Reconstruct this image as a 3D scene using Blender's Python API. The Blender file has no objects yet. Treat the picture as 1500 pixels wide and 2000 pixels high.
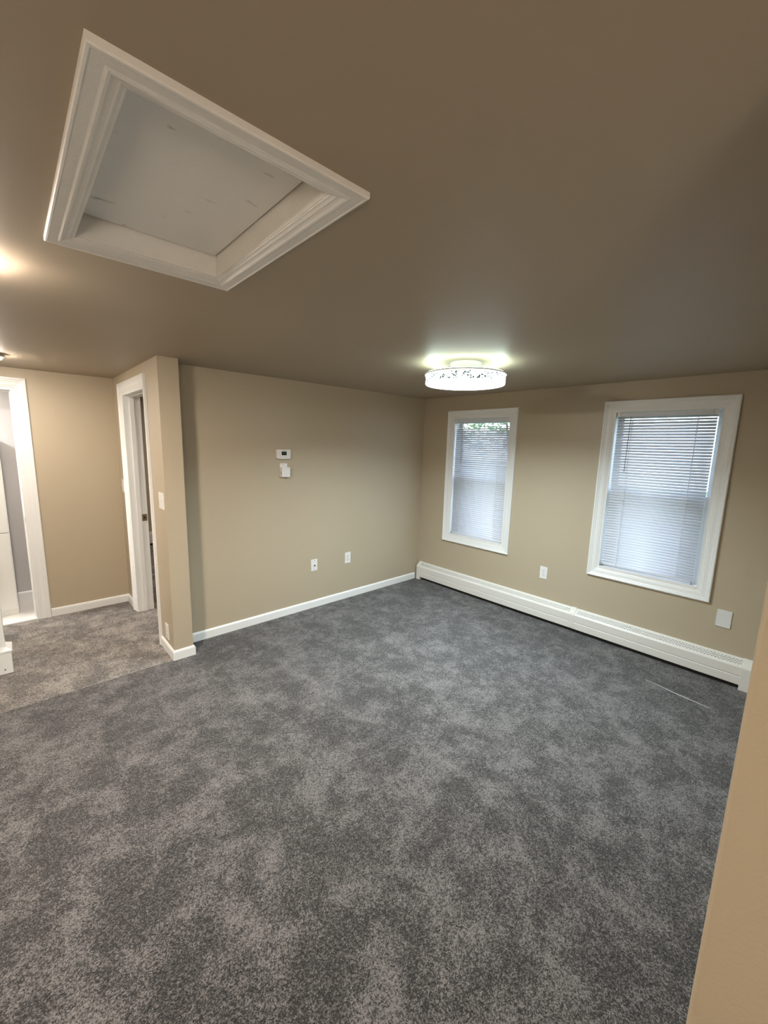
import bpy, bmesh, math, random
from mathutils import Vector, Matrix
R = math.radians
random.seed(7)
scn = bpy.context.scene
COL = scn.collection

# ------------------------------------------------------------------ camera
cam_d = bpy.data.cameras.new('camera')
cam_d.sensor_fit = 'HORIZONTAL'
cam_d.sensor_width = 36.0
cam_d.lens = 793.7 * 36.0 / 1500.0
cam_d.clip_start = 0.02
cam = bpy.data.objects.new('camera', cam_d)
COL.objects.link(cam)
r_ = Vector((0.73592689, -0.67657458, 0.02566025))
u_ = Vector((0.09039183, 0.13574038, 0.98661232))
f_ = Vector((0.67099995, 0.72375506, -0.16105181))
cam.matrix_world = Matrix((
    (r_.x, u_.x, -f_.x, -3.644),
    (r_.y, u_.y, -f_.y, -3.278),
    (r_.z, u_.z, -f_.z, 1.604),
    (0, 0, 0, 1)))
scn.camera = cam

# ------------------------------------------------------------------ light, exposure
scn.view_settings.view_transform = 'Standard'
scn.view_settings.look = 'None'
scn.view_settings.gamma = 1.0
scn.view_settings.use_curve_mapping = False
scn.view_settings.exposure = 0.47
SKY = 4.6            # strength of the overcast-bright sky
LAMP = 2.6           # crystal ring lamp: glow of its acrylic rings
LAMP_DOWN = 41.0     # and the watts of its downward led disc
LAMP_UP = 11.0       # and the glow of the strip that washes the ceiling
HALL = 520.0         # disc beside the hatch
HALL_FAR = 195.0     # disc near the white doorway
ADDED_LAMP = 16.0         # added, unseen warm lamp in the space behind the camera
BATH = 480.0
BEDROOM = 90.0

w = bpy.data.worlds.new('sky')
scn.world = w
w.use_nodes = True
nt = w.node_tree
nt.nodes.clear()
o_ = nt.nodes.new('ShaderNodeOutputWorld')
b_ = nt.nodes.new('ShaderNodeBackground')
tc = nt.nodes.new('ShaderNodeTexCoord')
sx = nt.nodes.new('ShaderNodeSeparateXYZ')
cr = nt.nodes.new('ShaderNodeValToRGB')
cr.color_ramp.elements[0].position = 0.45
cr.color_ramp.elements[0].color = (0.80, 0.88, 1.0, 1)
cr.color_ramp.elements[1].position = 1.0
cr.color_ramp.elements[1].color = (0.55, 0.72, 1.0, 1)
mr = nt.nodes.new('ShaderNodeMapRange')
mr.inputs[1].default_value = -1
nt.links.new(tc.outputs['Generated'], sx.inputs[0])
nt.links.new(sx.outputs[2], mr.inputs[0])
nt.links.new(mr.outputs[0], cr.inputs[0])
nt.links.new(cr.outputs[0], b_.inputs[0])
b_.inputs[1].default_value = SKY
nt.links.new(b_.outputs[0], o_.inputs[0])

# ------------------------------------------------------------------ materials
def mat(name, color, rough=0.5, metal=0.0, spec=0.5, bump=None, var=None, **kw):
    """bump=(scale, strength, distance); var=(scale, amount) gentle colour variation"""
    m = bpy.data.materials.new(name)
    m.use_nodes = True
    n = m.node_tree
    p = n.nodes['Principled BSDF']
    p.inputs['Base Color'].default_value = (*color, 1)
    p.inputs['Roughness'].default_value = rough
    p.inputs['Metallic'].default_value = metal
    p.inputs['Specular IOR Level'].default_value = spec
    for k, v in kw.items():
        p.inputs[k].default_value = v
    g = n.nodes.new('ShaderNodeNewGeometry')
    if bump:
        t = n.nodes.new('ShaderNodeTexNoise')
        t.inputs['Scale'].default_value = bump[0]
        t.inputs['Detail'].default_value = 3
        b = n.nodes.new('ShaderNodeBump')
        b.inputs['Strength'].default_value = bump[1]
        b.inputs['Distance'].default_value = bump[2]
        n.links.new(g.outputs['Position'], t.inputs['Vector'])
        n.links.new(t.outputs['Fac'], b.inputs['Height'])
        n.links.new(b.outputs[0], p.inputs['Normal'])
    if var:
        t = n.nodes.new('ShaderNodeTexNoise')
        t.inputs['Scale'].default_value = var[0]
        t.inputs['Detail'].default_value = 4
        mx = n.nodes.new('ShaderNodeMix')
        mx.data_type = 'RGBA'
        mx.inputs[6].default_value = (*[c * (1 - var[1]) for c in color], 1)
        mx.inputs[7].default_value = (*[min(1, c * (1 + var[1])) for c in color], 1)
        n.links.new(g.outputs['Position'], t.inputs['Vector'])
        n.links.new(t.outputs['Fac'], mx.inputs[0])
        n.links.new(mx.outputs[2], p.inputs['Base Color'])
    return m

def emis(name, color, strength, base=(0.8, 0.8, 0.8)):
    m = mat(name, base, 0.4)
    p = m.node_tree.nodes['Principled BSDF']
    p.inputs['Emission Color'].default_value = (*color, 1)
    p.inputs['Emission Strength'].default_value = strength
    return m

WALLC = (0.46, 0.395, 0.29)
M_wall = mat('satin_tan_wall_paint', WALLC, 0.42, bump=(160, 0.16, 0.003), var=(1.3, 0.02))
M_ceil = mat('satin_tan_ceiling_paint', (0.40, 0.333, 0.25), 0.5, spec=0.3, bump=(3.0, 0.10, 0.02), var=(2, 0.03))
M_white = mat('semigloss_white_trim_paint', (0.81, 0.83, 0.83), 0.35, bump=(60, 0.06, 0.002))
M_hatchp = mat('brushed_white_hatch_paint', (0.80, 0.79, 0.77), 0.55, bump=(90, 0.25, 0.003), var=(14, 0.06))
M_heat = mat('white_enamelled_steel', (0.72, 0.71, 0.68), 0.4)
M_dark = mat('dark_heater_interior', (0.02, 0.02, 0.02), 0.8)
M_plate = mat('white_plastic', (0.78, 0.78, 0.77), 0.35)
M_plate2 = mat('matte_white_cover', (0.68, 0.70, 0.70), 0.5)
M_slot = mat('dark_slot', (0.015, 0.015, 0.015), 0.6)
M_screw = mat('screw_metal', (0.35, 0.33, 0.3), 0.4, metal=0.9)
M_lcd = mat('dark_display', (0.015, 0.02, 0.02), 0.15)
M_print = mat('grey_print', (0.3, 0.3, 0.3), 0.6)
M_brass = mat('worn_brass', (0.30, 0.22, 0.14), 0.4, metal=0.8)
M_satin = mat('satin_nickel', (0.55, 0.54, 0.52), 0.3, metal=0.9)
M_vinyl = mat('white_vinyl_sash', (0.75, 0.77, 0.79), 0.35)
M_bathw = mat('pale_grey_bathroom_paint', (0.55, 0.53, 0.53), 0.5)
M_bathf = mat('white_glossy_tile', (0.8, 0.79, 0.76), 0.15)
M_gloss = mat('glossy_white_panel', (0.80, 0.81, 0.78), 0.08, var=(3, 0.03))
M_wand = mat('clear_grey_wand', (0.30, 0.30, 0.32), 0.3)
M_cord = mat('white_cord', (0.85, 0.85, 0.86), 0.6)
M_hatchboard = None
M_streak = mat('white_light_streak', (0.85, 0.85, 0.88), 0.6)
M_green = mat('dark_green_weave', (0.03, 0.07, 0.05), 0.8)
M_lawn = mat('lawn', (0.10, 0.14, 0.05), 0.9, var=(0.8, 0.3))
M_leaf = mat('tree_leaf', (0.10, 0.20, 0.04), 0.5)
M_bark = mat('bark', (0.12, 0.09, 0.06), 0.9)

# hatch board: white paint with a few grey scuffs near its edge
def hatch_board_mat():
    m = mat('scuffed_white_board', (0.78, 0.775, 0.76), 0.6, bump=(70, 0.2, 0.003))
    n = m.node_tree
    p = n.nodes['Principled BSDF']
    g = n.nodes.new('ShaderNodeNewGeometry')
    mp = n.nodes.new('ShaderNodeMapping')
    mp.inputs['Scale'].default_value = (14, 30, 1)
    t = n.nodes.new('ShaderNodeTexNoise')
    t.inputs['Scale'].default_value = 1.0
    t.inputs['Detail'].default_value = 5
    c = n.nodes.new('ShaderNodeValToRGB')
    c.color_ramp.elements[0].position = 0.22
    c.color_ramp.elements[0].color = (0.50, 0.49, 0.47, 1)
    c.color_ramp.elements[1].position = 0.33
    c.color_ramp.elements[1].color = (0.86, 0.855, 0.84, 1)
    n.links.new(g.outputs['Position'], mp.inputs[0])
    n.links.new(mp.outputs[0], t.inputs['Vector'])
    n.links.new(t.outputs['Fac'], c.inputs[0])
    n.links.new(c.outputs[0], p.inputs['Base Color'])
    return m
M_hatchboard = hatch_board_mat()

def slat_mat():
    m = bpy.data.materials.new('white_vinyl_slat')
    m.use_nodes = True
    n = m.node_tree
    p = n.nodes['Principled BSDF']
    p.inputs['Base Color'].default_value = (0.80, 0.81, 0.85, 1)
    p.inputs['Roughness'].default_value = 0.35
    tr = n.nodes.new('ShaderNodeBsdfTranslucent')
    tr.inputs[0].default_value = (0.80, 0.84, 0.92, 1)
    mx = n.nodes.new('ShaderNodeMixShader')
    mx.inputs[0].default_value = 0.22
    out = n.nodes['Material Output']
    n.links.new(p.outputs[0], mx.inputs[1])
    n.links.new(tr.outputs[0], mx.inputs[2])
    n.links.new(mx.outputs[0], out.inputs[0])
    return m
M_slat = slat_mat()

def glass_mat(name, tint, gloss=0.06):
    m = bpy.data.materials.new(name)
    m.use_nodes = True
    n = m.node_tree
    n.nodes.clear()
    out = n.nodes.new('ShaderNodeOutputMaterial')
    t = n.nodes.new('ShaderNodeBsdfTransparent')
    t.inputs[0].default_value = (*tint, 1)
    g = n.nodes.new('ShaderNodeBsdfGlossy')
    g.inputs['Roughness'].default_value = 0.02
    mx = n.nodes.new('ShaderNodeMixShader')
    mx.inputs[0].default_value = gloss
    n.links.new(t.outputs[0], mx.inputs[1])
    n.links.new(g.outputs[0], mx.inputs[2])
    n.links.new(mx.outputs[0], out.inputs[0])
    return m
M_glass = glass_mat('window_glass', (0.93, 0.96, 0.96))

def carpet_mat(name, dark, light, warm):
    m = bpy.data.materials.new(name)
    m.use_nodes = True
    n = m.node_tree
    L = n.links.new
    p = n.nodes['Principled BSDF']
    p.inputs['Roughness'].default_value = 0.95
    p.inputs['Specular IOR Level'].default_value = 0.15
    p.inputs['Sheen Weight'].default_value = 0.22
    p.inputs['Sheen Roughness'].default_value = 0.6
    g = n.nodes.new('ShaderNodeNewGeometry')
    # yarn tips
    v = n.nodes.new('ShaderNodeTexVoronoi')
    v.inputs['Scale'].default_value = 300
    v.inputs['Randomness'].default_value = 1.0
    wob = n.nodes.new('ShaderNodeTexNoise')
    wob.inputs['Scale'].default_value = 200
    wob.inputs['Detail'].default_value = 2
    add = n.nodes.new('ShaderNodeVectorMath'); add.operation = 'MULTIPLY_ADD'
    add.inputs[1].default_value = (0.006, 0.006, 0.006)
    L(g.outputs['Position'], wob.inputs['Vector'])
    L(wob.outputs['Color'], add.inputs[0]); L(g.outputs['Position'], add.inputs[2])
    L(add.outputs[0], v.inputs['Vector'])
    sep = n.nodes.new('ShaderNodeSeparateColor')
    L(v.outputs['Color'], sep.inputs[0])
    # medium clumps
    md = n.nodes.new('ShaderNodeTexNoise')
    md.inputs['Scale'].default_value = 75
    md.inputs['Detail'].default_value = 4
    md.inputs['Roughness'].default_value = 0.85
    L(g.outputs['Position'], md.inputs['Vector'])
    # pile lay: brushed patches
    warp = n.nodes.new('ShaderNodeTexNoise')
    warp.inputs['Scale'].default_value = 2.2
    warp.inputs['Detail'].default_value = 2
    wa = n.nodes.new('ShaderNodeVectorMath'); wa.operation = 'MULTIPLY_ADD'
    wa.inputs[1].default_value = (0.16, 0.16, 0.16)
    L(g.outputs['Position'], warp.inputs['Vector'])
    L(warp.outputs['Color'], wa.inputs[0]); L(g.outputs['Position'], wa.inputs[2])
    la = n.nodes.new('ShaderNodeTexNoise')
    la.inputs['Scale'].default_value = 6.5
    la.inputs['Detail'].default_value = 8
    la.inputs['Roughness'].default_value = 0.76
    L(wa.outputs[0], la.inputs['Vector'])
    lr = n.nodes.new('ShaderNodeMapRange')
    lr.inputs[1].default_value = 0.42; lr.inputs[2].default_value = 0.63
    lr.inputs[3].default_value = 0.0; lr.inputs[4].default_value = 1.0
    L(la.outputs['Fac'], lr.inputs[0])
    # value = tip * a + clump * b + patch * c
    m1 = n.nodes.new('ShaderNodeMath'); m1.operation = 'MULTIPLY_ADD'
    m1.inputs[1].default_value = 1.25
    L(sep.outputs[0], m1.inputs[0])
    m0 = n.nodes.new('ShaderNodeMath'); m0.operation = 'MULTIPLY_ADD'
    m0.inputs[1].default_value = 2.0; m0.inputs[2].default_value = -1.50
    L(md.outputs['Fac'], m0.inputs[0]); L(m0.outputs[0], m1.inputs[2])
    m2 = n.nodes.new('ShaderNodeMath'); m2.operation = 'MULTIPLY_ADD'
    m2.inputs[1].default_value = 0.74
    L(lr.outputs[0], m2.inputs[0]); L(m1.outputs[0], m2.inputs[2])
    c = n.nodes.new('ShaderNodeValToRGB')
    e = c.color_ramp.elements
    e[0].position = 0.05; e[0].color = (*dark, 1)
    e[1].position = 1.0; e[1].color = (*light, 1)
    k = c.color_ramp.elements.new(0.5)
    k.color = (*[a * 0.62 + b * 0.38 for a, b in zip(dark, light)], 1)
    L(m2.outputs[0], c.inputs[0])
    L(c.outputs[0], p.inputs['Base Color'])
    b = n.nodes.new('ShaderNodeBump')
    b.inputs['Strength'].default_value = 0.9
    b.inputs['Distance'].default_value = 0.006
    L(m1.outputs[0], b.inputs['Height'])
    L(b.outputs[0], p.inputs['Normal'])
    return m
M_carpet = carpet_mat('grey_cut_pile_carpet', (0.008, 0.008, 0.008), (0.25, 0.237, 0.235), 0)
M_carpet_lit = carpet_mat('warm_lit_cut_pile_carpet', (0.075, 0.067, 0.061), (0.53, 0.482, 0.442), 0)  # same carpet, with the warm hall light put into its colour

# ------------------------------------------------------------------ mesh helpers
class MB:
    def __init__(s):
        s.v = []; s.f = []; s.smooth = []
    def add(s, verts, faces, smooth=False):
        o = len(s.v)
        s.v += [tuple(v) for v in verts]
        s.f += [tuple(i + o for i in f) for f in faces]
        s.smooth += [smooth] * len(faces)
    def box(s, x0, x1, y0, y1, z0, z1):
        v = [(x, y, z) for x in (x0, x1) for y in (y0, y1) for z in (z0, z1)]
        s.add(v, [(0, 1, 3, 2), (4, 6, 7, 5), (0, 4, 5, 1), (2, 3, 7, 6), (0, 2, 6, 4), (1, 5, 7, 3)])
    def prism(s, poly, axis, a, b):
        """closed polygon of 2D points extruded along axis (0,1,2); remaining axes in order"""
        def P(q, t):
            l = list(q); l.insert(axis, t); return l
        n = len(poly)
        v = [P(q, a) for q in poly] + [P(q, b) for q in poly]
        f = [(i, (i + 1) % n, n + (i + 1) % n, n + i) for i in range(n)]
        f += [tuple(range(n))[::-1], tuple(range(n, 2 * n))]
        s.add(v, f)
    def tube(s, pts, rad, k=10, caps=True):
        pts = [Vector(p) for p in pts]
        rings = []
        up = None
        for i, p in enumerate(pts):
            d = (pts[min(i + 1, len(pts) - 1)] - pts[max(i - 1, 0)]).normalized()
            a = d.orthogonal().normalized() if up is None else (up - d * up.dot(d)).normalized()
            up = a
            b = d.cross(a)
            rr = rad[i] if isinstance(rad, (list, tuple)) else rad
            rings.append([p + (a * math.cos(t) + b * math.sin(t)) * rr for t in [2 * math.pi * j / k for j in range(k)]])
        o = len(s.v)
        v = [q for r in rings for q in r]
        f = []
        for i in range(len(pts) - 1):
            for j in range(k):
                f.append((i * k + j, i * k + (j + 1) % k, (i + 1) * k + (j + 1) % k, (i + 1) * k + j))
        s.add(v, f, True)
        if caps:
            s.add(rings[0], [tuple(range(k))[::-1]])
            s.add(rings[-1], [tuple(range(k))])
    def lathe(s, prof, cx, cy, k=64, smooth=True, closed=False):
        n = len(prof)
        v = []
        for j in range(k):
            t = 2 * math.pi * j / k
            v += [(cx + r * math.cos(t), cy + r * math.sin(t), z) for r, z in prof]
        f = []
        for j in range(k):
            a = j * n; b = ((j + 1) % k) * n
            for i in range(n if closed else n - 1):
                i2 = (i + 1) % n
                f.append((a + i, b + i, b + i2, a + i2))
        s.add(v, f, smooth)
    def build(s, name, m, parent=None, bevel=0, **props):
        me = bpy.data.meshes.new(name)
        me.from_pydata(s.v, [], s.f)
        me.validate()
        me.polygons.foreach_set('use_smooth', s.smooth[:len(me.polygons)] if len(s.smooth) >= len(me.polygons) else [False] * len(me.polygons))
        me.materials.append(m)
        bm = bmesh.new(); bm.from_mesh(me)
        bmesh.ops.recalc_face_normals(bm, faces=bm.faces)
        if bevel:
            bmesh.ops.remove_doubles(bm, verts=bm.verts, dist=1e-6)
            bmesh.ops.bevel(bm, geom=[e for e in bm.edges if e.calc_face_angle(0) > 0.5], offset=bevel, segments=2, affect='EDGES', profile=0.7)
        bm.to_mesh(me); bm.free()
        o = bpy.data.objects.new(name, me)
        COL.objects.link(o)
        if parent is not None:
            o.parent = parent
            o.matrix_parent_inverse = parent.matrix_world.inverted()
        for k, v in props.items():
            o[k] = v
        return o

def empty(name, loc=(0, 0, 0), rz=0, **props):
    o = bpy.data.objects.new(name, None)
    o.empty_display_size = 0.05
    o.location = loc
    o.rotation_euler = (0, 0, rz)
    o.matrix_world = Matrix.Translation(loc) @ Matrix.Rotation(rz, 4, 'Z')
    COL.objects.link(o)
    for k, v in props.items():
        o[k] = v
    return o

def local(parent, o):
    o.parent = parent
    return o

def S(mb, name, m, **kw):
    return mb.build(name, m, kind='structure', **kw)

# ------------------------------------------------------------------ setting: floor, ceiling, walls
H = 2.15
XS, XE = -2.8625, -2.7318        # the two faces of the partition
YP = -0.2036                     # end of the partition
YH = 1.298                       # end wall of the hall
YF = -3.242                      # front wall of the room (beside the camera)
XL = -4.9                        # far side of the space the camera stands in
YB = -5.4

mb = MB()
mb.box(XL - .12, 0, YB - .12, -0.2, -0.12, 0)
mb.box(XS, 0, -0.2, 0.06, -0.12, 0)
S(mb, 'floor', M_carpet)
mb = MB(); mb.box(XL - .12, XS, -0.2, YH, -0.12, 0.0)
S(mb, 'floor_hall', M_carpet_lit)
mb = MB(); mb.box(XS, 0, 0.06, 3.75, -0.12, 0)
S(mb, 'floor_bedroom', M_carpet_lit)
mb = MB(); mb.box(XL - .12, XS, YH, 2.1, -0.12, 0.004)
S(mb, 'floor_bathroom', M_bathf)

HX0, HX1, HY0, HY1 = -3.465, -3.058, -2.462, -1.790     # hatch opening
mb = MB()
mb.box(XL - .12, HX0, YB - .12, 3.87, H, H + .14)
mb.box(HX1, .14, YB - .12, 3.87, H, H + .14)
mb.box(HX0, HX1, YB - .12, HY0, H, H + .14)
mb.box(HX0, HX1, HY1, 3.87, H, H + .14)
S(mb, 'ceiling', M_ceil)

def wall_open(mb, axis, t0, t1, a0, a1, openings, z0=0, z1=H):
    """wall slab: axis 0 -> thickness along x, runs along y; openings (a,b,z,Z)"""
    def bx(a, b, z, Z):
        if b - a < 1e-6 or Z - z < 1e-6: return
        if axis == 0: mb.box(t0, t1, a, b, z, Z)
        else: mb.box(a, b, t0, t1, z, Z)
    cur = a0
    for (a, b, z, Z) in sorted(openings):
        bx(cur, a, z0, z1); bx(a, b, z0, z); bx(a, b, Z, z1); cur = b
    bx(cur, a1, z0, z1)

W1 = (-1.2099, -0.3641, 0.547, 1.998)     # outer casing rectangles (y0,y1,z0,z1)
W2 = (-2.8330, -1.9800, 0.547, 2.004)
CW = 0.075
def inner(wd): return (wd[0] + CW, wd[1] - CW, wd[2] + CW, wd[3] - CW)
mb = MB(); wall_open(mb, 0, 0, .14, YF - .13, .12, [inner(W1), inner(W2)]); S(mb, 'wall_right', M_wall)
mb = MB(); wall_open(mb, 1, 0, .12, XE, 0, []); S(mb, 'wall_back', M_wall)
D2 = (0.192, 0.943, 0, 1.990)
mb = MB(); wall_open(mb, 0, XS, XE, YP, 1.42, [D2]); S(mb, 'wall_partition', M_wall, bevel=0)
D1 = (-4.30, -3.556, 0, 1.990)
mb = MB(); wall_open(mb, 1, YH, YH + .12, XL, XS, [D1]); S(mb, 'wall_hall_end', M_wall)
# front wall: the end nearest the camera has a rounded metal corner bead under the paint
mb = MB()
r = 0.006
poly = [(XS + r, YF)]
for k in range(1, 5):
    a = R(90 + k * 90 / 4); poly.append((XS + r + r * math.cos(a), YF - r + r * math.sin(a)))
poly += [(XS, YF - .124)]
for k in range(1, 5):
    a = R(180 + k * 90 / 4); poly.append((XS + r + r * math.cos(a), YF - .124 + r * math.sin(a)))
poly += [(.0, YF - .13), (.0, YF)]
mb.prism(poly, 2, 0, H)
S(mb, 'wall_front', M_wall)
mb = MB(); mb.box(XL - .12, XL, YB - .12, 2.1, 0, H); S(mb, 'wall_left', M_wall)
mb = MB(); mb.box(XL, .14, YB - .12, YB, 0, H); mb.box(0.0, .14, YB, YF - .13, 0, H); S(mb, 'wall_behind', M_wall)
mb = MB(); mb.box(XL, XS, 1.885, 2.0, 0, H); mb.box(XS, XE, 1.42, 2.0, 0, H); S(mb, 'wall_bathroom', M_bathw)
mb = MB(); mb.box(XL, .14, 3.65, 3.77, 0, H); mb.box(0, .14, .12, 3.65, 0, H); mb.box(XS, XE, 2.0, 3.65, 0, H)
S(mb, 'wall_bedroom', M_wall)

# ------------------------------------------------------------------ swept trim
def sweep_base(name, path, h, t, m, z0=0.0, left=True):
    """baseboard: profile swept along a plan polyline, room side on the left of travel"""
    prof = [(0, z0), (t, z0), (t, h - .016), (t * .85, h - .008), (t * .5, h - .002), (0, h)]
    n = len(path); P = [Vector((*p, 0)) for p in path]
    offs = []
    for i in range(n):
        ds = []
        if i > 0: ds.append((P[i] - P[i - 1]).normalized())
        if i < n - 1: ds.append((P[i + 1] - P[i]).normalized())
        ns = [Vector((-d.y, d.x, 0)) for d in ds]
        if len(ns) == 2:
            b = (ns[0] + ns[1]); b /= (1 + ns[0].dot(ns[1]))
        else: b = ns[0]
        offs.append(b)
    mb = MB(); k = len(prof)
    v = [P[i] + offs[i] * d + Vector((0, 0, z)) for i in range(n) for d, z in prof]
    f = [(i * k + j, i * k + (j + 1) % k, (i + 1) * k + (j + 1) % k, (i + 1) * k + j) for i in range(n - 1) for j in range(k)]
    f += [tuple(range(k))[::-1], tuple(range((n - 1) * k, n * k))]
    mb.add(v, f)
    return S(mb, name, m)
BH = 0.074
sweep_base('baseboard_back', [(-0.073, 0), (XE, 0), (XE, YP), (XS, YP), (XS, 0.110)], BH, .013, M_white)
sweep_base('baseboard_hall', [(XS, 1.025), (XS, YH), (-3.472, YH)], BH, .013, M_white)
sweep_base('baseboard_bathroom', [(XS, 1.885), (-3.686, 1.885)], 0.105, .013, M_white, z0=0.004)
sweep_base('baseboard_behind', [(0, YB + .0), (XL, YB + .0)][::-1], BH, .013, M_white)

def map_x(x0, s):       # wall plane x=x0, casing stands out by s*h ; (a,b)=(y,z)
    return lambda a, b, h: (x0 + s * h, a, b)
def map_y(y0, s):
    return lambda a, b, h: (a, y0 + s * h, b)
def map_z(z0, s):
    return lambda a, b, h: (a, b, z0 + s * h)

CAS = [(0, 0), (0, .017), (.004, .021), (.012, .021), (.018, .017), (.024, .0165), (.030, .013), (.046, .011), (.054, .0105), (.060, .008), (.066, .0075), (.071, .005), (.075, .004), (.075, 0)]
def casing(parent, rect, mp, prof=CAS, width=0.075, m=None, sides='brtl', open_bottom=False, name='casing'):
    m = m or M_white
    a0, a1, b0, b1 = rect
    sc = width / prof[-1][0]
    def corner(c, d):
        sa = 1 if c in (0, 3) else -1
        sb = 1 if c in (0, 1) else -1
        A = (a0 if sa > 0 else a1) + sa * d
        B = (b0 if sb > 0 else b1) + sb * d
        if open_bottom and c in (0, 1): B = b0
        return A, B
    out = []
    for i, s in enumerate('brtl'):
        if s not in sides: continue
        c0, c1 = i, (i + 1) % 4
        mb = MB(); n = len(prof)
        v = []
        for c in (c0, c1):
            for d, h in prof:
                A, B = corner(c, d * sc)
                v.append(mp(A, B, h))
        f = [(j, (j + 1) % n, n + (j + 1) % n, n + j) for j in range(n)]
        f += [tuple(range(n))[::-1], tuple(range(n, 2 * n))]
        mb.add(v, f)
        out.append(mb.build(name, m, parent))
    return out

# ------------------------------------------------------------------ doors (frames; the leaves stand open out of view)
d2 = empty('door_2', (XS, (D2[0] + D2[1]) / 2, 0), kind='structure')
casing(d2, (D2[0] - .082, D2[1] + .082, 0, D2[3] + .082), map_x(XS, -1), width=.0825, sides='rtl', open_bottom=True)
casing(d2, (D2[0] - .082, D2[1] + .082, 0, D2[3] + .082), map_x(XE, 1), width=.0825, sides='rtl', open_bottom=True)
T = .018
for (a, b) in ((D2[0] - .001, D2[0] + T), (D2[1] - T, D2[1] + .001)):
    mb = MB(); mb.box(XS - .001, XE + .001, a, b, 0, D2[3]); mb.build('jamb', M_white, d2)
mb = MB(); mb.box(XS - .001, XE + .001, D2[0] + T, D2[1] - T, D2[3] - T, D2[3]); mb.build('head_jamb', M_white, d2)
mb = MB(); mb.box(-2.815, -2.78, D2[1] - T - .011, D2[1] - T, 0, D2[3] - T)
mb.box(-2.815, -2.78, D2[0] + T, D2[0] + T + .011, 0, D2[3] - T)
mb.box(-2.815, -2.78, D2[0] + T + .011, D2[1] - T - .011, D2[3] - T - .011, D2[3] - T)
mb.build('door_stop', M_white, d2)
yj = D2[1] - T
mb = MB(); mb.box(-2.776, -2.738, yj - .002, yj, .862, .925); sp = mb.build('strike_plate', M_brass, d2, label='small tarnished brass strike plate')
mb = MB(); mb.box(-2.765, -2.750, yj - .0028, yj - .002, .882, .905); mb.build('latch_hole', M_slot, sp)

d1 = empty('door_1', ((D1[0] + D1[1]) / 2, YH, 0), kind='structure')
casing(d1, (D1[0] - .082, D1[1] + .082, 0, D1[3] + .082), map_y(YH, -1), width=.0825, sides='rtl', open_bottom=True)
casing(d1, (D1[0] - .082, D1[1] + .082, 0, D1[3] + .082), map_y(YH + .12, 1), width=.0825, sides='rtl', open_bottom=True)
for (a, b) in ((D1[0], D1[0] + T), (D1[1] - T, D1[1] + .001)):
    mb = MB(); mb.box(a, b, YH - .001, YH + .121, 0, D1[3]); mb.build('jamb', M_white, d1)
mb = MB(); mb.box(D1[0] + T, D1[1] - T, YH - .001, YH + .121, D1[3] - T, D1[3]); mb.build('head_jamb', M_white, d1)
xj = D1[1] - T
mb = MB(); mb.box(xj - .011, xj, YH + .045, YH + .08, 0, D1[3] - T)
mb.box(D1[0] + T, D1[0] + T + .011, YH + .045, YH + .08, 0, D1[3] - T)
mb.box(D1[0] + T + .011, xj - .011, YH + .045, YH + .08, D1[3] - T - .011, D1[3] - T)
mb.build('door_stop', M_white, d1)
mb = MB(); mb.box(xj - .002, xj, YH + .005, YH + .040, .87, .93); sp = mb.build('strike_plate', M_satin, d1, label='small satin nickel strike plate')
mb = MB(); mb.box(xj - .0028, xj - .002, YH + .014, YH + .030, .885, .915); mb.build('latch_hole', M_slot, sp)
mb = MB(); mb.box(D1[0] + T, xj, YH - .004, YH + .02, 0, .010); mb.build('threshold', M_bathf, d1)

# ------------------------------------------------------------------ windows and blinds
def window(idx, wd):
    y0, y1, z0, z1 = inner(wd)
    root = empty('window_%d' % idx, (0, (y0 + y1) / 2, z0), kind='structure')
    casing(root, wd, map_x(0, -1))
    t = .014
    for (a, b) in ((y0 - .001, y0 + t), (y1 - t, y1 + .001)):
        mb = MB(); mb.box(-.003, .139, a, b, z0, z1); mb.build('jamb', M_white, root)
    mb = MB(); mb.box(-.003, .139, y0 + t, y1 - t, z1 - t, z1); mb.build('head_jamb', M_white, root)
    mb = MB(); mb.box(-.006, .139, y0 + t, y1 - t, z0, z0 + .018); mb.build('sill', M_hatchp, root, label='white sill board with cracked paint')
    mid = (z0 + z1) / 2 + .0
    a0, a1 = y0 + t, y1 - t
    def sash(x0, x1, zz0, zz1, nm):
        s = .035
        mb = MB()
        mb.box(x0, x1, a0, a0 + s, zz0, zz1); mb.box(x0, x1, a1 - s, a1, zz0, zz1)
        mb.box(x0, x1, a0 + s, a1 - s, zz0, zz0 + .045); mb.box(x0, x1, a0 + s, a1 - s, zz1 - .045, zz1)
        o = mb.build(nm, M_vinyl, root)
        mb = MB(); mb.box((x0 + x1) / 2 - .002, (x0 + x1) / 2 + .002, a0 + s, a1 - s, zz0 + .045, zz1 - .045)
        mb.build('pane', M_glass, o)
    sash(.062, .090, z0 + .018, mid + .022, 'lower_sash')
    sash(.092, .120, mid - .022, z1 - t, 'upper_sash')
    return root
window(1, W1); window(2, W2)

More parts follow.
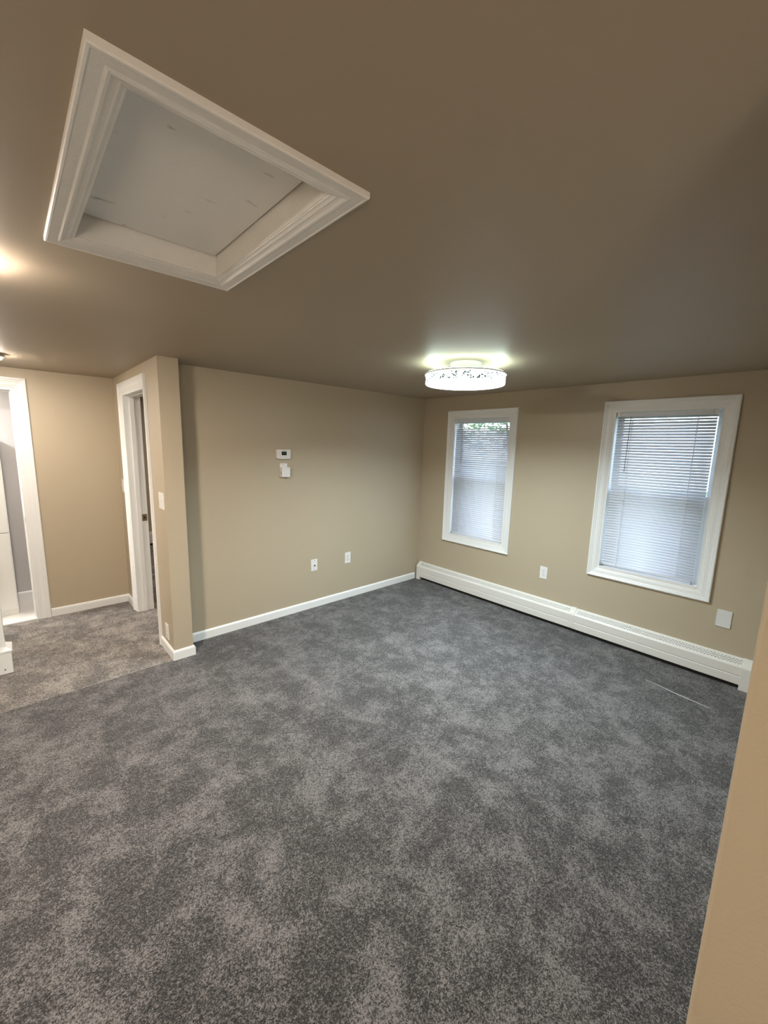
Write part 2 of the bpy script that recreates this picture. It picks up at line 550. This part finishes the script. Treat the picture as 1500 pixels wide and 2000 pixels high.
def slat_mesh(L):
    """curved 25 mm vinyl slat, length L along y, centred, 0.7 mm thick, crown up"""
    wdt, sag, th, k = .0245, .0022, .0007, 4
    top = []; bot = []
    for i in range(k + 1):
        x = -wdt / 2 + wdt * i / k
        z = sag * (1 - (2 * i / k - 1) ** 2)
        top.append((x, z + th)); bot.append((x, z))
    poly = top + bot[::-1]
    n = len(poly)
    v = [(x, -L / 2, z) for x, z in poly] + [(x, L / 2, z) for x, z in poly]
    f = [(i, (i + 1) % n, n + (i + 1) % n, n + i) for i in range(n)]
    f += [tuple(range(n))[::-1], tuple(range(n, 2 * n))]
    me = bpy.data.meshes.new('slat')
    me.from_pydata(v, [], f)
    for p in me.polygons[:n]: p.use_smooth = True
    for p in (me.polygons[k], me.polygons[n - 1]): p.use_smooth = False
    bm = bmesh.new(); bm.from_mesh(me)
    bmesh.ops.recalc_face_normals(bm, faces=bm.faces)
    bm.to_mesh(me); bm.free()
    me.materials.append(M_slat)
    return me

def blind(wd, label, open_top, z_bottom, side_gap, base_tilt):
    y0, y1, z0, z1 = inner(wd)
    t = .014
    a0, a1 = y0 + t + side_gap[0], y1 - t - side_gap[1]
    zt = z1 - t - .004
    bx = .026
    root = empty('window_blind', (bx, (a0 + a1) / 2, z_bottom), label=label, category='blind', group='white mini blinds in the windows')
    rnd = random.Random(int(abs(wd[0]) * 100))
    mb = MB(); mb.box(bx - .013, bx + .013, a0 - .002, a1 + .002, zt - .026, zt); mb.build('headrail', M_slat, root, bevel=.002)
    for a in (a0 - .0035, a1 - .0165):
        mb = MB(); mb.box(bx - .0155, bx + .0155, a, a + .020, zt - .029, zt + .003); mb.build('bracket', M_plate, root, bevel=.0015)
    # valance strip clipped in front
    mb = MB(); mb.box(bx - .0175, bx - .0165 + .0008, a0 + .03, a1 - .02, zt - .030, zt - .003); mb.build('valance', M_slat, root)
    L = a1 - a0
    me = slat_mesh(L)
    pitch = .0215
    n = int((zt - .040 - (z_bottom + .018)) / pitch)
    pitch = (zt - .040 - (z_bottom + .018)) / n
    for i in range(n + 1):
        z = zt - .038 - i * pitch
        o = bpy.data.objects.new('slat', me)
        COL.objects.link(o)
        o.parent = root
        tilt = base_tilt + rnd.uniform(-1.5, 1.5)
        if i in open_top: tilt = open_top[i]
        yaw = rnd.uniform(-.001, .001)
        roll = rnd.uniform(-.0008, .0008)
        o.location = (0 + rnd.uniform(-.0006, .0006), 0, z - z_bottom)
        # positive tilt: room edge (-x) goes down
        o.rotation_euler = (roll, -R(tilt), yaw)
    mb = MB(); mb.box(bx - .012, bx + .012, a0, a1, z_bottom, z_bottom + .011); mb.build('bottom_rail', M_slat, root, bevel=.003)
    # ladder cords with small crossing knots
    for yy in (a0 + .17 * L, a1 - .17 * L):
        mb = MB()
        for dx in (-.0125, .0125):
            mb.box(bx + dx - .0006, bx + dx + .0006, yy - .0009, yy + .0009, z_bottom + .005, zt - .02)
        for i in range(n + 1):
            z = zt - .038 - i * pitch
            mb.box(bx - .0145, bx - .0115, yy - .003, yy + .003, z - .0125, z - .0075)
        mb.build('ladder_cord', M_cord, root)
    # wand at the left, hangs in front
    yw = a1 - .155 * L
    mb = MB()
    mb.tube([(bx - .013, yw, zt - .026), (bx - .022, yw, zt - .030), (bx - .024, yw, zt - .045)], .0015, 6)
    mb.tube([(bx - .024, yw, zt - .045), (bx - .026, yw + .004, zt - .47)], .0028, 8)
    mb.build('wand', M_wand, root)
    for yy in (a0 + .004, a1 - .010):
        mb = MB(); mb.box(bx - .014, bx + .010, yy, yy + .006, z0 + .018, z_bottom + .014); mb.build('hold_down_bracket', M_wand, root)
    return root
blind(W1, 'white mini blind in the left window beside the room corner, under the ring light', {0: 5, 1: 12, 2: 20, 3: 35, 4: 50}, .648, (.004, .006), 57)
blind(W2, 'white mini blind in the right window beside the blank square wall plate', {0: 30, 1: 40, 2: 52}, .655, (.030, .010), 53)

# ------------------------------------------------------------------ baseboard heater
def heater(root, x_wall, ya, yb, joints, slots=True, xdir=-1):
    """runs along y from ya (end near camera) to yb; x_wall: wall plane; xdir: side of the room"""
    X = lambda d: x_wall + xdir * d
    depth, ht = .064, .208
    prof_front = [(depth, .036), (depth, .090), (depth - .003, .093), (depth - .003, .097), (depth, .100), (depth, .160), (depth - .006, .168)]
    mb = MB(); mb.box(min(X(0), X(.004)), max(X(0), X(.004)), ya, yb, .012, ht); mb.build('back_panel', M_heat, root)
    mb = MB(); mb.box(min(X(.0045), X(.03)), max(X(.0045), X(.03)), ya + .001, yb - .001, .0, .05); mb.build('gap_shade', M_dark, root)  # dark strip standing in for the shade in the gap under the heater
    mb = MB(); mb.tube([(X(.033), ya + .01, .105), (X(.033), yb - .01, .105)], .011, 10); mb.build('pipe', M_dark, root)
    # fins: real thin plates joined into one part
    mb = MB()
    yy = ya + .06
    while yy < yb - .06:
        mb.box(min(X(.010), X(.055)), max(X(.010), X(.055)), yy, yy + .0008, .070, .140); yy += .008
    o = mb.build('fins', M_dark, root); o['kind'] = 'stuff'
    edges = [ya] + joints + [yb]
    for s in range(len(edges) - 1):
        a, b = edges[s] + .0015, edges[s + 1] - .0015
        mb = MB()
        front = prof_front; back = [(d - .0012, z) for d, z in prof_front]
        poly = [(X(d), z) for d, z in front] + [(X(d), z) for d, z in back[::-1]]
        mb.prism([(q[0], q[1]) for q in poly], 1, a, b)
        # bottom return lip
        mb.box(min(X(depth - .008), X(depth)), max(X(depth - .008), X(depth)), a, b, .035, .0365)
        mb.build('front_panel', M_heat, root)
        # sloping grille, pierced by four staggered rows of slots
        A = Vector((X(depth - .006), 0, .168)); B = Vector((X(.010), 0, ht + .001)); C = Vector((X(0), 0, ht + .001))
        d = B - A; ln = d.length; d.normalize(); nrm = Vector((-d.z, 0, d.x)); nrm = nrm if nrm.z > 0 else -nrm
        rows = 4; rh = .0042; gap = .0058; start = .012
        P = lambda y, q: A + d * q + Vector((0, y, 0))
        mb = MB()
        def quad(y_a, y_b, q0, q1):
            p = [P(y_a, q0), P(y_b, q0), P(y_b, q1), P(y_a, q1)]
            lo = [v - nrm * .001 for v in p]
            mb.add(p + lo, [(0, 1, 2, 3), (7, 6, 5, 4), (0, 4, 5, 1), (1, 5, 6, 2), (2, 6, 7, 3), (3, 7, 4, 0)])
        quad(a, b, 0, start)
        q = start
        sp = .021; slot = .0125
        for rr in range(rows):
            if slots:
                y = a + .02 + (sp / 2 if rr % 2 else 0)
                quad(a, y, q, q + rh)
                while y + sp < b - .02:
                    quad(y + slot, y + sp, q, q + rh); y += sp
                quad(y, b, q, q + rh)
            else: quad(a, b, q, q + rh)
            q += rh
            e = q + gap if rr < rows - 1 else ln
            quad(a, b, q, e)
            q = e
        mb.add([P(a, ln), P(b, ln), C + Vector((0, b, 0)), C + Vector((0, a, 0))], [(0, 1, 2, 3)])
        mb.build('grille', M_heat, root)
    def cap(a, b, foot):
        t = .0025
        pr = [(0, foot), (depth + t, foot), (depth + t, .158), (depth - .004 + t, .170), (.014, ht + .005), (0, ht + .005)]
        mb = MB(); mb.prism([(X(dd), z) for dd, z in pr], 1, a, b); return mb
    for j in joints:
        cap(j - .022, j + .022, .046).build('splice_cover', M_heat, root)
    cap(ya - .012, ya + .050, 0.0).build('end_cap', M_heat, root, bevel=.002)
    cap(yb - .050, yb + .006, 0.0).build('end_cap', M_heat, root, bevel=.004)
    mb = MB(); mb.tube([(X(.03), yb + .004, .035), (X(.03), yb + .012, .035)], .008, 10)

hr = empty('baseboard_heater', (-.03, -1.57, 0), label='long white baseboard heater with slotted top running under both windows', category='heater')
heater(hr, 0, -3.115, -.035, [-1.91])
# heater in the bedroom seen through the open doorway (runs along x; built along y and turned)
hb = empty('baseboard_heater', (0, 0, 0), label='white baseboard heater on the far wall seen through the open side doorway', category='heater')
heater(hb, 0, -1.5, -.02, [], slots=False)
hb.rotation_euler = (0, 0, R(90)); hb.location = (-2.72, 3.65, 0)

# ------------------------------------------------------------------ ceiling hatch
hatch = empty('attic_hatch', ((HX0 + HX1) / 2, (HY0 + HY1) / 2, H), label='white attic access hatch with moulded picture-frame trim in the ceiling', category='hatch')
HC = [(0, 0), (0, .011), (.002, .014), (.006, .0145), (.009, .013), (.028, .0125), (.033, .014), (.038, .0135), (.044, .0105), (.050, .009), (.054, .009), (.060, .006), (.065, .005), (.065, 0)]
casing(hatch, (-3.515, -3.006, -2.518, -1.733), map_z(H, -1), prof=HC, width=.062, m=M_hatchp, name='trim_board')
t = .012
for nm, bx in (('frame_board', (HX0 - .0, HX0 + t, HY0, HY1)), ('frame_board', (HX1 - t, HX1, HY0, HY1)),
               ('frame_board', (HX0 + t, HX1 - t, HY0, HY0 + t)), ('frame_board', (HX0 + t, HX1 - t, HY1 - t, HY1))):
    mb = MB(); mb.box(*bx, H - .002, H + .068); mb.build(nm, M_hatchp, hatch)
mb = MB(); mb.box(HX0 + t + .001, HX1 - t - .006, HY0 + t + .001, HY1 - t - .007, H + .060, H + .072)
mb.build('panel', M_hatchboard, hatch, label='scuffed white access board')
mb = MB(); mb.box(HX0 - .02, HX1 + .02, HY0 - .02, HY1 + .02, H + .141, H + .15); mb.build('backing', M_dark, hatch)

# ------------------------------------------------------------------ electrical plates
def frame_map(kind, p):
    """local (u right, v up, n out of the wall) -> world matrix"""
    x, y, z = p
    if kind == 'back': U, N = Vector((1, 0, 0)), Vector((0, -1, 0))
    if kind == 'right': U, N = Vector((0, -1, 0)), Vector((-1, 0, 0))
    if kind == 'part': U, N = Vector((0, -1, 0)), Vector((-1, 0, 0))
    V = Vector((0, 0, 1))
    return Matrix(((U.x, N.x * -1, V.x, x), (U.y, N.y * -1, V.y, y), (U.z, N.z * -1, V.z, z), (0, 0, 0, 1)))

def wall_thing(name, kind, p, label, cat, group=None):
    o = bpy.data.objects.new(name, None); o.empty_display_size = .03
    COL.objects.link(o)
    o.matrix_world = frame_map(kind, p)
    o['label'] = label; o['category'] = cat
    if group: o['group'] = group
    return o

def part(root, mb, name, m, bevel=0, parent=None, **kw):
    o = mb.build(name, m, None, bevel, **kw)
    o.parent = parent or root
    return o
# local axes: x right, z up, -y out of the wall
def nb(mb, u0, u1, v0, v1, n0, n1): mb.box(u0, u1, -n1, -n0, v0, v1)
def disc(mb, u, v, rad, n0, n1, k=14):
    mb.prism([(u + rad * math.cos(2 * math.pi * i / k), v + rad * math.sin(2 * math.pi * i / k)) for i in range(k)], 1, -n1, -n0)

def plate_base(root, wdt=.072, hgt=.117, m=None):
    mb = MB(); nb(mb, -wdt / 2, wdt / 2, -hgt / 2, hgt / 2, 0, .0055)
    return part(root, mb, 'plate', m or M_plate, bevel=.0022)
def screws(root, pts, m=None):
    for (u, v) in pts:
        mb = MB(); disc(mb, u, v, .0032, .005, .0066, 12); s = part(root, mb, 'screw', m or M_screw)

def duplex(kind, p, label):
    root = wall_thing('power_outlet', kind, p, label, 'outlet', 'duplex power outlets on the walls')
    plate_base(root)
    for v0 in (.0195, -.0195):
        mb = MB()
        pts = [(.017 * math.cos(a), max(-.0125, min(.0125, .0165 * math.sin(a)))) for a in [2 * math.pi * i / 20 for i in range(20)]]
        mb.prism([(x, z + v0) for x, z in pts], 1, -.0075, -.005)
        fc = part(root, mb, 'socket', M_plate)
        mb = MB(); nb(mb, -.0078, -.0055, v0 + .000, v0 + .0085, .0070, .0078); nb(mb, .0055, .0078, v0 + .001, v0 + .0075, .0070, .0078)
        disc(mb, 0, v0 - .007, .0026, .0070, .0078, 10)
        part(root, mb, 'slots', M_slot, parent=fc)
    screws(root, [(0, 0)])
    return root
duplex('back', (-1.110, 0, .4365), 'white duplex outlet on the thermostat wall, right of the cable jack plate')
duplex('right', (0, -1.594, .4570), 'white duplex outlet between the two windows above the heater')
duplex('part', (XS, -.050, .170), 'white outlet low on the partition end beside the doorway, just above its baseboard')

cb = wall_thing('cable_jack', 'back', (-1.522, 0, .4310), 'white cable jack plate with black connector on the thermostat wall', 'jack')
plate_base(cb)
mb = MB(); disc(mb, .002, -.002, .0058, .005, .016, 12); part(cb, mb, 'connector', M_slot)
screws(cb, [(0, .046), (0, -.046)], M_slot)

vp = wall_thing('cover_plate', 'back', (-1.841, 0, 1.368), 'white wall plate under the thermostat, partly hidden by the square box', 'plate')
plate_base(vp)
mb = MB(); nb(mb, -.009, .009, .014, .032, .005, .0075); pt = part(vp, mb, 'port', M_plate)
mb = MB(); nb(mb, -.006, .006, .008, .015, .005, .0082); part(vp, mb, 'port_opening', M_slot)
screws(vp, [(0, .046)])
bx_ = wall_thing('square_box', 'back', (-1.832, 0, 1.349), 'small square white plug-in box in front of the plate under the thermostat', 'box')
mb = MB(); nb(mb, -.040, .040, -.043, .043, .008, .034); part(bx_, mb, 'body', M_plate, bevel=.004)
mb = MB(); nb(mb, -.014, .014, -.02, .02, .0055, .009); part(bx_, mb, 'neck', M_plate)
mb = MB()
for k in range(5): nb(mb, -.0405, -.0395, -.022 + k * .006, -.019 + k * .006, .012, .026)
part(bx_, mb, 'vent', M_slot)

th = wall_thing('thermostat', 'back', (-1.845, 0, 1.508), 'white wall thermostat with small dark display above the square box', 'thermostat')
mb = MB()
poly = [(-.062, .040), (.062, .040), (.066, .036), (.064, -.034), (.058, -.040), (.03, -.0435), (0, -.0445), (-.03, -.0435), (-.058, -.040), (-.064, -.034), (-.066, .036)]
mb.prism(poly, 1, -.026, 0)
part(th, mb, 'body', M_plate, bevel=.003)
mb = MB(); nb(mb, -.024, .024, -.010, .022, .0255, .0275); sc_ = part(th, mb, 'display', M_lcd, bevel=.0008)
mb = MB()
for (u, on) in ((-.012, (1, 1, 1, 0, 1, 1)), (.004, (1, 0, 1, 1, 1, 1))):
    nb(mb, u, u + .008, .0135, .015, .0275, .0279); nb(mb, u, u + .008, .005, .0065, .0275, .0279); nb(mb, u, u + .008, -.0035, -.002, .0275, .0279)
    nb(mb, u + .0068, u + .008, -.002, .0135, .0275, .0279)
part(th, mb, 'display_digits', mat('lcd_grey', (.12, .15, .13), .4), parent=sc_)
mb = MB(); nb(mb, -.018, .018, .0275, .0305, .0258, .0264); part(th, mb, 'printed_line', M_print)
for k in range(3):
    for s in (-1, 1):
        mb = MB(); nb(mb, s * .042 - .007, s * .042 + .007, .012 - k * .011, .018 - k * .011, .0255, .0272); part(th, mb, 'button', M_plate2)
for k in range(4):
    mb = MB(); nb(mb, -.036 + k * .020, -.022 + k * .020, -.030, -.024, .0255, .0272); part(th, mb, 'button', M_plate2)

bp_ = wall_thing('cover_plate', 'right', (0, -2.925, .453), 'blank square white wall plate right of the window above the heater end', 'plate')
mb = MB(); nb(mb, -.042, .042, -.062, .062, 0, .006); part(bp_, mb, 'plate', M_plate2, bevel=.002)

def switch(p, label, n=1):
    root = wall_thing('light_switch', 'part', p, label, 'switch', 'light switches on the partition')
    plate_base(root, .072 if n == 1 else .116)
    for k in range(n):
        u = 0 if n == 1 else (-.023 + .046 * k)
        mb = MB(); nb(mb, u - .0055, u + .0055, -.012, .012, .005, .0066); e_ = part(root, mb, 'toggle_recess', M_plate2)
        mb = MB(); mb.prism([(-.004, -.003), (-.015, .006), (-.017, .011), (-.004, .009)], 0, u - .004, u + .004)
        part(root, mb, 'toggle', M_plate)
        screws(root, [(u, .030), (u, -.030)], M_plate2)
    return root
switch((XS, -.115, 1.178), 'white double light switch at the end of the partition, right of the side doorway', 2)
switch((XS, 1.165, 1.172), 'white light switch between the hall corner and the side doorway')

# ------------------------------------------------------------------ crystal ring ceiling light
LX, LY = -1.380, -1.585
M_led = emis('acrylic_led_white', (0.86, 0.97, 1.0), LAMP)
M_led2 = emis('acrylic_led_upper', (0.78, 1.0, 0.88), LAMP_UP)
M_can = mat('white_lamp_metal', (0.75, 0.78, 0.78), 0.35)
M_shard = bpy.data.materials.new('crystal_chip')
M_shard.use_nodes = True
p_ = M_shard.node_tree.nodes['Principled BSDF']
p_.inputs['Base Color'].default_value = (0.16, 0.32, 0.36, 1)
p_.inputs['Roughness'].default_value = 0.1
p_.inputs['Emission Color'].default_value = (0.7, 0.9, 1, 1)
p_.inputs['Emission Strength'].default_value = 0.0
lamp = empty('ceiling_light', (LX, LY, H), label='lit round crystal ring ceiling light on a short white canister', category='ceiling light')
def ring(prof, name, m, k=96, closed=True):
    mb = MB(); mb.lathe([(r, z) for r, z in prof], LX, LY, k, closed=closed)
    return mb.build(name, m, lamp)
def shade_flat(o, ang=35):
    for p in o.data.polygons: p.use_smooth = True
    bm = bmesh.new(); bm.from_mesh(o.data)
    for e in bm.edges: e.smooth = e.calc_face_angle(0) < R(ang)
    bm.to_mesh(o.data); bm.free()
mb = MB(); mb.lathe([(0, H), (.100, H), (.100, H - .062), (.096, H - .066), (0, H - .066)], LX, LY, 48)
shade_flat(mb.build('canister', M_can, lamp))
mb = MB(); mb.lathe([(0, 2.086), (.205, 2.086), (.208, 2.082), (.208, 2.078), (0, 2.078)], LX, LY, 72); shade_flat(mb.build('mounting_disc', M_can, lamp))
shade_flat(ring([(.196, 2.078), (.262, 2.078), (.264, 2.075), (.264, 2.069), (.196, 2.069)], 'housing_ring', M_can))
o = ring([(.238, 2.069), (.256, 2.069), (.2575, 2.060), (.2575, 2.016), (.254, 2.011), (.238, 2.011)], 'outer_diffuser', M_led); shade_flat(o)
o = ring([(.168, 2.078), (.182, 2.078), (.182, 2.028), (.179, 2.024), (.171, 2.024), (.168, 2.028)], 'inner_diffuser', M_led); shade_flat(o)
# indirect strip on top of the housing, washes the ceiling
o = ring([(.214, 2.078), (.256, 2.078), (.256, 2.081), (.214, 2.081)], 'upper_led_strip', M_led2)
ld = bpy.data.lights.new('led_disc', 'AREA'); ld.shape = 'DISK'; ld.size = .33; ld.energy = LAMP_DOWN; ld.spread = R(150); ld.color = (0.84, 0.97, 1.0)
lo = bpy.data.objects.new('led_disc', ld); lo.location = (0, 0, 2.066 - H); COL.objects.link(lo); lo.parent = lamp
rnd = random.Random(3)
def chips(radius, sgn, z0, z1, n, name):
    mb = MB()
    for i in range(n):
        a = rnd.uniform(0, 2 * math.pi); z = rnd.uniform(z0, z1)
        c = Vector((LX + radius * math.cos(a), LY + radius * math.sin(a), z))
        out = Vector((math.cos(a), math.sin(a), 0)) * sgn
        tv = Vector((-math.sin(a), math.cos(a), 0)); k = rnd.choice((4, 5))
        s = rnd.uniform(.003, .0085); st = rnd.uniform(.4, 1.0); ro = rnd.uniform(0, 3)
        base = []
        for j in range(k):
            t_ = 2 * math.pi * j / k + rnd.uniform(-.3, .3)
            x, y = s * math.cos(t_) , s * st * math.sin(t_)
            x, y = x * math.cos(ro) - y * math.sin(ro), x * math.sin(ro) + y * math.cos(ro)
            base.append(c + tv * x + Vector((0, 0, y)) - out * .0005)
        tip = c + out * rnd.uniform(.001, .003)
        mb.add(base + [tip], [(j, (j + 1) % k, k) for j in range(k)] + [tuple(range(k))[::-1]])
    o = mb.build(name, M_shard, lamp); o['kind'] = 'stuff'
chips(.2578, 1, 2.018, 2.062, 330, 'crystal_chips')
chips(.2375, -1, 2.018, 2.062, 220, 'crystal_chips')
mb = MB(); mb.tube([(LX - .07, LY + .07, 2.084 + .004), (LX - .085, LY + .088, 2.105), (LX - .075, LY + .078, 2.125), (LX - .062, LY + .06, 2.14)], .002, 6)
mb.build('wire', M_print, lamp)

# ------------------------------------------------------------------ small flush ceiling discs
def flush(x, y, rad, strength, color, label, group=None, rim=.030, dome=.014):
    root = empty('ceiling_light', (x, y, H), label=label, category='ceiling light')
    if group: root['group'] = group
    mb = MB(); mb.lathe([(0, H), (rad, H), (rad, H - rim + .004), (rad - .006, H - rim), (rad - .012, H - rim), (rad - .012, H - .010), (0, H - .010)], x, y, 48)
    o = mb.build('housing', mat('grey_fixture_ring', (.35, .33, .32), .4), root); shade_flat(o)
    mb = MB(); mb.lathe([(0, H - .014), (rad - .012, H - .014), (rad - .014, H - rim - .002), (rad * .85, H - rim - dome * .5), (rad * .5, H - rim - dome * .9), (0, H - rim - dome)], x, y, 48)
    o = mb.build('diffuser', emis('disc_led', color, strength), root); shade_flat(o)
    return root
flush(-3.726, -1.400, .100, HALL, (1.0, .88, .76), 'small lit flush ceiling light left of the attic hatch, at the picture edge', 'hall ceiling lights', rim=.018, dome=.015)
flush(-3.690, 0.610, .095, HALL_FAR, (1.0, .88, .76), 'small lit flush ceiling light in the hall near the white doorway', 'hall ceiling lights', rim=.026, dome=.020)
pg = empty('added_warm_lamp', (-4.4, -4.5, 0), label='added warm lamp out of view behind the camera, built as a paper lantern', category='lamp')  # added out of view to lift the ceiling, hatch and back wall
mb = MB(); mb.lathe([(0, 0), (.14, 0), (.14, .012), (.03, .022), (0, .022)], -4.4, -4.5, 32); shade_flat(mb.build('base', M_can, pg))
mb = MB(); mb.tube([(-4.4, -4.5, .02), (-4.4, -4.5, 1.18)], .010, 12); mb.build('added_lamp_pole', M_can, pg)
mb = MB(); mb.lathe([(.0, 1.17)] + [(.25 * math.sin(R(a)), 1.42 - .25 * math.cos(R(a))) for a in range(10, 180, 10)] + [(.0, 1.67)], -4.4, -4.5, 40)
mb.build('added_lantern_globe', emis('added_lamp_globe', (1.0, .86, .72), ADDED_LAMP), pg)
flush(-4.45, 1.56, .10, BATH, (1.0, .97, .93), 'bright ceiling light inside the bathroom')
flush(-1.6, 1.9, .15, BEDROOM, (1.0, .9, .8), 'round ceiling light inside the room past the side doorway')

# ------------------------------------------------------------------ newel post at the left edge
nw = empty('newel_post', (-3.815, .40, 0), label='white square post with capped plinth at the left edge of the carpet', category='post')
mb = MB(); mb.box(-3.885, -3.742, .328, .470, 0, .150); pl = mb.build('plinth', M_white, nw)
mb = MB(); v = []
x0, x1, y0, y1 = -3.885, -3.742, .328, .470
for (e, z) in ((.0, .150), (.006, .152), (.006, .162), (-.004, .170), (-.022, .182), (-.024, .186)):
    v.append([(x0 - e, y0 - e, z), (x1 + e, y0 - e, z), (x1 + e, y1 + e, z), (x0 - e, y1 + e, z)])
f = [(i * 4 + j, i * 4 + (j + 1) % 4, i * 4 + 4 + (j + 1) % 4, i * 4 + 4 + j) for i in range(5) for j in range(4)] + [(3, 2, 1, 0), (20, 21, 22, 23)]
mb.add([q for r4 in v for q in r4], f); mb.build('plinth_cap', M_white, nw)
mb = MB(); mb.box(-3.862, -3.768, .352, .446, .186, 1.05); mb.build('shaft', M_white, nw)
mb = MB(); mb.box(-3.875, -3.755, .339, .459, 1.05, 1.085); mb.build('top_cap', M_white, nw, bevel=.006)
mb = MB(); mb.prism([(-3.782 + .0045 * math.cos(a), .030 + .0045 * math.sin(a)) for a in [math.pi * i / 5 for i in range(10)]], 1, .3265, .3285)
mb.build('nail_hole', M_slot, nw)

# ------------------------------------------------------------------ bathroom cabinet and basket
cb2 = empty('tall_cabinet', (-3.95, 1.70, 0), label='tall glossy white cabinet standing inside the bright bathroom doorway', category='cabinet')
mb = MB(); mb.box(-4.20, -3.686, 1.545, 1.880, .004, 1.565); mb.build('body', M_gloss, cb2, bevel=.003)
mb = MB(); mb.box(-4.19, -3.692, 1.528, 1.545, .06, .76); mb.build('door', M_gloss, cb2, bevel=.003)
mb = MB(); mb.box(-4.19, -3.692, 1.528, 1.545, .765, 1.555); mb.build('door', M_gloss, cb2, bevel=.003)
bk = empty('basket', (-3.78, 1.66, 1.565), label='dark green ribbed basket on top of the tall bathroom cabinet', category='basket')
mb = MB()
for k in range(6): mb.box(-3.89 - .001 * k, -3.693, 1.60, 1.74, 1.5665 + k * .018, 1.5665 + k * .018 + .014)
mb.box(-3.88, -3.70, 1.607, 1.733, 1.566, 1.67)
mb.build('ribbed_body', M_green, bk)

# ------------------------------------------------------------------ streak of light on the carpet, modelled as a thin white strip
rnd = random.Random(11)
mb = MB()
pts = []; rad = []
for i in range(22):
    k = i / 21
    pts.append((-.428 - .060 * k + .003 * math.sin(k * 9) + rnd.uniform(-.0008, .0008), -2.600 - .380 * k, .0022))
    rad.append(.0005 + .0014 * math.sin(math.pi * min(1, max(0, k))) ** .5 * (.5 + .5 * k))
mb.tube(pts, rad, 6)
o = mb.build('light_streak', M_streak); o['label'] = 'thin streak of light on the carpet near the right end of the heater, modelled as a white strip'; o['category'] = 'light_streak'

# ------------------------------------------------------------------ outside the windows
mb = MB(); mb.box(.5, 60, -40, 40, -3.2, -3.0); S(mb, 'ground', M_lawn)
tr = empty('tree', (7.5, 3.2, -3), label='leafy green tree outside the window beside the corner', category='tree')
mb = MB(); mb.tube([(7.5, 3.2, -3), (7.45, 3.25, -.5), (7.55, 3.1, 1.5), (7.5, 3.2, 3.5)], [.22, .17, .13, .06], 10)
mb.tube([(7.5, 3.15, .8), (8.3, 3.9, 2.4)], [.08, .03], 8); mb.tube([(7.5, 3.15, 1.2), (6.8, 2.3, 2.8)], [.08, .03], 8)
mb.build('trunk', M_bark, tr)
mb = MB(); rnd = random.Random(5)
for i in range(5000):
    d = Vector((rnd.gauss(0, 1), rnd.gauss(0, 1), rnd.gauss(0, 1))).normalized() * (rnd.random() ** .33)
    lump = 1 + .2 * math.sin(5 * d.x + 3 * d.z) * math.cos(4 * d.y)
    c = Vector((7.5, 3.2, 3.0)) + Vector((d.x * 2.1, d.y * 2.3, d.z * 1.7)) * lump
    a = Vector((rnd.gauss(0, 1), rnd.gauss(0, 1), rnd.gauss(0, 1))).normalized(); b = a.orthogonal().normalized()
    s = rnd.uniform(.05, .1)
    mb.add([c - a * s, c + b * s * .5, c + a * s, c - b * s * .5], [(0, 1, 2, 3)])
o = mb.build('foliage', M_leaf, tr); o['kind'] = 'stuff'
